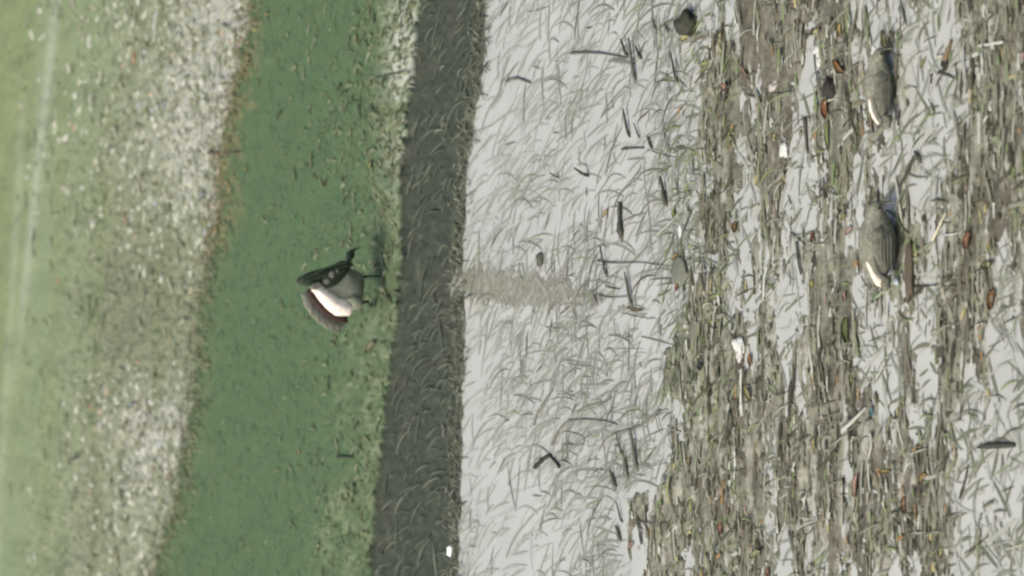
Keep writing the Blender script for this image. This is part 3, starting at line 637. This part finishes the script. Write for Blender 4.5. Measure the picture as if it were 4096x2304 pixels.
twig([(3385, 1700), (3420, 1668), (3462, 1622)], .004, (62, 58, 46), 'dark twig along the wide pale slanting strip', group=TW)
twig([(3485, 1730), (3492, 1780), (3480, 1832)], .012, (208, 205, 190), 'upright pale reed strip left of the brown mud patch', name='reed_leaf', cat='reed leaf', flat=.4)
twig([(3482, 1850), (3480, 1900), (3486, 1970)], .011, (200, 198, 184), 'second pale reed strip below the brown mud patch', name='reed_leaf', cat='reed leaf', flat=.4)
twig([(3225, 470), (3230, 540), (3236, 612)], .010, (96, 92, 78), 'thick grey brown stick lying level between two white puddles', name='stick', cat='stick', group=TW)
twig([(3812, 160), (3800, 200), (3786, 240)], .010, (142, 112, 74), 'tapering orange brown stalk in the open puddle', name='brown_stalk', cat='stalk', rs=[.004, .007, .010])
stone(3782, 258, .014, .018, .012, (44, 42, 28), 'black seed head at the end of the orange brown stalk', 'seed_pod', 'seed pod', seed=3)
twig([(3760, 290), (3795, 300), (3826, 316)], .006, (96, 96, 82), 'short dark twig just below the black seed head', group=TW)
twig([(3990, 740), (4040, 690), (4060, 640)], .009, (84, 78, 60), 'dark forked root at the right picture edge', group=TW)
twig([(2140, 1700), (2160, 1640), (2215, 1560)], .006, (140, 140, 124), 'dim grey stalk slanting through the pale water below the weedy spit', group=TW)
twig([(1500, 320), (1560, 300), (1615, 287)], .008, (92, 106, 78), 'curved dark green stalk on the pale patch beside the ditch', name='green_stalk', cat='stalk')
twig([(1310, 520), (1350, 460), (1400, 420), (1450, 400)], .006, (84, 108, 70), 'dark green stalk slanting through the grass strip', name='green_stalk', cat='stalk')
twig([(1355, 1827), (1380, 1828), (1412, 1829)], .008, (70, 78, 56), 'short dark twig between pale specks on the grass strip')
twig([(840, 612), (900, 615), (960, 610)], .010, (112, 100, 76), 'dark brown twig at the stony bank edge', name='twig')
twig([(280, 1850), (290, 1835), (320, 1822)], .012, (100, 104, 74), 'dark curved root on the far stony bank', name='root', cat='root')
twig([(362, 1180), (362, 1240), (358, 1310)], .008, (118, 128, 96), 'straight dark stalk on the far bank')
twig([(1778, 1700), (1780, 1720), (1778, 1745)], .006, (170, 170, 146), 'pale upright straw at the lower end of the dark ditch', name='white_straw', cat='straw')
# V, hooked and cross pieces, upright stems
for (px, py, h, ln, r, rgb, lab) in [
    (2356, 705, .050, .030, .007, (70, 70, 54), 'dark stem left of the yellow leaf, thickest of its row'),
    (2236, 712, .030, .020, .005, (104, 104, 92), 'short grey stem in the open pale water, leftmost of its row'),
    (2430, 1120, .020, .120, .007, (92, 92, 78), 'upright dark stem above the weedy spit end'),
    (2530, 1240, .020, .130, .008, (104, 104, 88), 'grey stem standing right of the weedy spit'),
    (2390, 1220, .012, .055, .006, (120, 120, 108), 'short grey stem beside the weedy spit'),
    (2520, 560, .018, .110, .007, (74, 74, 58), 'dark stem with a knobbed top above the short level twig'),
    (2560, 560, .014, .060, .005, (104, 104, 90), 'thin grey stem right of the knobbed stem'),
    (2609, 600, .010, .050, .007, (88, 86, 66), 'stubby dark stem next to the thin grey stem'),
    (2545, 350, .020, .170, .009, (108, 108, 94), 'tall grey stem below the hooked stem'),
    (2513, 235, .020, .070, .008, (82, 82, 64), 'dark left leg of the hooked stem'),
    (2566, 240, .014, .050, .008, (84, 84, 66), 'dark right leg of the hooked stem'),
    (2712, 345, .020, .120, .007, (88, 84, 68), 'thin dark stem under the black seed pod'),
    (2628, 130, .010, .050, .005, (96, 94, 82), 'thin stem left of the black seed pod'),
    (2678, 138, .010, .040, .005, (104, 102, 88), 'thin stem close to the black seed pod'),
    (2490, 2100, .014, .080, .005, (90, 88, 74), 'slim stem near the bottom of the pale water'),
    (2490, 1830, .014, .085, .005, (84, 84, 70), 'slim dark stem right of the black bent twig'),
    (2552, 1900, .020, .160, .010, (112, 112, 96), 'stout grey stem at the lower mud edge'),
    (2516, 1930, .014, .110, .007, (104, 104, 88), 'grey stem left of the stout grey stem'),
    (2465, 1960, .016, .070, .012, (112, 112, 98), 'thick stub at the corner of the lower mud edge'),
    (2670, 835, .018, .110, .010, (76, 72, 54), 'dark stem in front of the broad pale reed leaf'),
    (2484, 2170, .010, .060, .010, (104, 104, 84), 'short thick stem near the bottom picture edge'),
    (3740, 460, .010, .050, .004, (118, 118, 104), 'thin grey stem at the edge of the open puddle'),
    (3684, 650, .010, .035, .012, (92, 94, 76), 'stubby dark stem in the lower part of the open puddle'),
    (3625, 110, .010, .090, .006, (100, 98, 82), 'thin upright stem in the puddle at the top')]:
    stem(px, py, h, ln, r, rgb, lab)
# the tapering stump
g = G(2490, 980); o = tube('stump', [(0, 0, -.005), (.05, 0, .008), (.085, 0, .012), (.15, 0, .012)], [.002, .014, .007, .006], cm((84, 84, 66))); o.location = g
tag(o, 'dark tapering stump with a narrow point, in the pale water near the mud edge', 'stump')
stone(2165, 1037, .022, .024, .018, (100, 100, 84), 'small dark clod alone in the pale water above the weedy spit', 'clod', 'clod', seed=5)
stone(2761, 98, .042, .050, .045, (62, 64, 44), 'black round seed pod at the mud edge near the top', 'seed_pod', 'seed pod', seed=7)
stone(3326, 350, .032, .034, .026, (56, 52, 40), 'black clod above an orange leaf on the near mud', 'clod', 'clod', seed=13)
stone(2725, 1085, .045, .055, .014, (126, 128, 108), 'big olive lump on the mud edge in the middle', 'mud_lump', 'mud lump', seed=19)
stone(3644, 1066, .020, .10, .018, (110, 92, 70), 'brown oval husk under the green stalk', 'husk', 'husk', seed=21)
# bright things
stone(1803, 2203, .016, .022, .014, (255, 255, 250), 'tiny bright white pebble at the lower end of the dark ditch', 'pebble', 'pebble', seed=23, k=2)
WH = 'white stones and shells on the near mud'
for (px, py, sx, sy, rgb, lab, sd_) in [
    (2721, 925, .022, .040, (226, 226, 218), 'rounded white stone under the broad pale reed leaf', 31), (2958, 1385, .050, .060, (228, 226, 218), 'largest white stone, tall and narrow on the mud', 32),
    (2960, 1425, .030, .040, (224, 208, 200), 'pinkish white stone under the largest white stone', 33), (3271, 210, .030, .038, (226, 222, 214), 'white stone, upper of the two beside the top puddle', 34),
    (3277, 247, .030, .040, (224, 214, 206), 'white stone, lower of the two beside the top puddle', 35), (3141, 600, .036, .050, (226, 226, 214), 'white triangular stone on the upper mud', 36),
    (3100, 345, .040, .045, (206, 190, 182), 'dull pink stone in the brown mud', 37), (3495, 203, .018, .026, (232, 230, 224), 'little white stone at the slender bird head', 38),
    (3576, 292, .020, .030, (228, 228, 220), 'little white stone above the lime leaf', 39), (3440, 1806, .020, .038, (240, 238, 226), 'narrow bright white stone right of a thin twig', 40),
    (3290, 965, .016, .032, (222, 218, 206), 'white shell beside a red leaf', 41), (3586, 1124, .018, .024, (196, 208, 222), 'tiny pale blue shell below the larger bird', 42)]:
    stone(px, py, sx * .6, sy * .52, sx * .3, rgb, lab, 'white_stone', 'stone', WH, seed=sd_, k=1.1)
LV = 'small coloured dead leaves on the mud'
for (px, py, l, w, an, rgb, lab) in [
    (2427, 855, .030, .014, 60, (214, 190, 104), 'yellow curled leaf in the pale water near the tapering stump'),
    (2748, 154, .030, .022, 20, (236, 220, 140), 'bright yellow leaf touching the black seed pod'),
    (3363, 265, .050, .026, 120, (206, 140, 72), 'orange leaf beside the top puddle'), (3369, 118, .040, .024, 90, (216, 188, 112), 'yellow brown leaf at the top of the mud'),
    (3314, 435, .060, .036, 90, (186, 122, 76), 'orange brown leaf under the black clod'), (3322, 545, .085, .020, 92, (178, 190, 118), 'long yellow green leaf below the orange brown leaf'),
    (3500, 486, .040, .022, 60, (226, 152, 96), 'orange leaf at the tail of the slender bird'), (3576, 335, .040, .030, 80, (126, 178, 72), 'lime green leaf on the slender bird side'),
    (3552, 165, .070, .026, 100, (150, 144, 92), 'olive leaf above the slender bird'), (3700, 253, .034, .012, 70, (196, 188, 104), 'thin yellow leaf in the open puddle'),
    (3257, 1139, .028, .022, 90, (214, 208, 112), 'yellow leaf on the middle mud'), (3265, 1775, .045, .016, 90, (232, 210, 136), 'pale yellow leaf low on the mud'),
    (3981, 1200, .060, .036, 80, (160, 112, 60), 'large brown leaf in the right hand puddle'), (3966, 988, .034, .016, 90, (206, 194, 100), 'yellow leaf near the right picture edge'),
    (3955, 1065, .030, .024, 20, (142, 130, 66), 'olive brown leaf above the large brown leaf'), (3880, 965, .050, .030, 80, (186, 128, 92), 'rusty leaf right of the green stalk'),
    (3432, 1945, .070, .024, 85, (222, 176, 150), 'pink leaf beside the pale reed strip'), (3700, 1915, .034, .024, 60, (192, 160, 80), 'mustard leaf on the lower right mud'),
    (3628, 2020, .055, .024, 90, (170, 122, 80), 'brown upright leaf in the lower right mud'), (3548, 1890, .030, .012, 10, (206, 178, 92), 'thin mustard leaf on the brown mud patch'),
    (2891, 2114, .040, .024, 90, (206, 138, 108), 'salmon leaf on the lower mud'), (2920, 2048, .030, .016, 90, (206, 142, 122), 'pink leaf above the salmon leaf'),
    (2530, 2185, .032, .018, 60, (204, 158, 132), 'peach leaf near the bottom edge of the water'), (2763, 1847, .030, .018, 90, (204, 178, 110), 'tan leaf in the lower mud'),
    (3000, 1570, .050, .022, 110, (216, 206, 124), 'yellow split leaf on the middle mud'), (2950, 910, .034, .030, 80, (150, 118, 66), 'brown leaf in the olive mud'),
    (2905, 350, .020, .030, 60, (206, 146, 116), 'small salmon leaf on the upper mud'), (2985, 285, .050, .012, 110, (222, 176, 136), 'pale orange leaf by the brown mud'),
    (3258, 950, .036, .016, 80, (150, 66, 54), 'dark red leaf beside a white shell'), (3404, 925, .030, .020, 60, (218, 184, 166), 'pale pink leaf left of the larger bird'),
    (3388, 1185, .030, .022, 90, (206, 170, 150), 'pale pink leaf below the larger bird'), (3010, 1440, .040, .022, 90, (190, 128, 84), 'orange brown leaf beside the pinkish white stone'),
    (3080, 2290, .030, .02, 90, (196, 130, 110), 'reddish leaf at the bottom picture edge'), (3382, 870, .024, .016, 60, (196, 190, 96), 'small olive yellow leaf above the pale pink leaf'),
    (2705, 855, .030, .020, 90, (150, 158, 92), 'green leaf in front of the broad pale reed leaf'), (2705, 1030, .024, .014, 60, (214, 164, 84), 'orange leaf on the big olive lump'),
    (2715, 1150, .024, .018, 90, (206, 132, 92), 'orange leaf under the big olive lump'), (2545, 1232, .050, .009, 170, (170, 148, 90), 'long tan leaf at the foot of a grey stem'),
    (3512, 1192, .034, .022, 60, (146, 186, 128), 'light green leaf below the larger bird'), (3400, 1320, .080, .040, 90, (128, 140, 80), 'wide olive green leaf on the middle mud'),
    (3030, 2220, .04, .02, 45, (190, 196, 128), 'pale green leaf near the bottom edge'), (3496, 1644, .030, .022, 90, (126, 178, 176), 'turquoise scrap at the end of the wide pale strip'),
    (2810, 1465, .026, .026, 90, (88, 88, 104), 'blue grey scrap on the middle mud'), (3404, 2003, .024, .014, 60, (176, 204, 212), 'pale blue scrap in the lower mud'),
    (860, 925, .050, .016, 20, (214, 190, 130), 'yellow blade at the stony bank edge'), (835, 950, .060, .020, 60, (200, 164, 122), 'orange dead leaf at the stony bank edge'),
    (800, 1045, .040, .016, 60, (196, 180, 128), 'tan leaf at the lower end of the brown fringe'), (455, 573, .024, .018, 60, (222, 170, 150), 'tiny salmon scrap on the far bank'),
    (665, 420, .030, .024, 60, (186, 196, 214), 'pale blue scrap on the far bank'), (815, 788, .034, .030, 60, (190, 206, 220), 'light blue scrap high on the stony bank edge'),
    (525, 1625, .034, .020, 20, (176, 198, 210), 'blue scrap on the lower stony bank'), (680, 1910, .030, .030, 60, (222, 188, 170), 'pink scrap on the lower stony bank'),
    (1485, 665, .030, .024, 60, (176, 186, 110), 'yellow green leaf by the ditch edge'), (988, 683, .030, .020, 60, (178, 188, 104), 'yellow green leaf at the far grass edge'),
    (1490, 1392, .06, .03, 45, (166, 160, 122), 'tan leaf on the grass strip below the wading bird'), (1200, 1810, .018, .016, 60, (206, 190, 110), 'tiny yellow flower head in the grass strip')]:
    leaf(px, py, l, w, an, rgb, lab, name='dead_leaf' if 'scrap' not in lab else 'litter_scrap', cat='leaf' if 'scrap' not in lab else 'litter', group=LV if 'scrap' not in lab else 'small coloured scraps of litter', k=1.1)
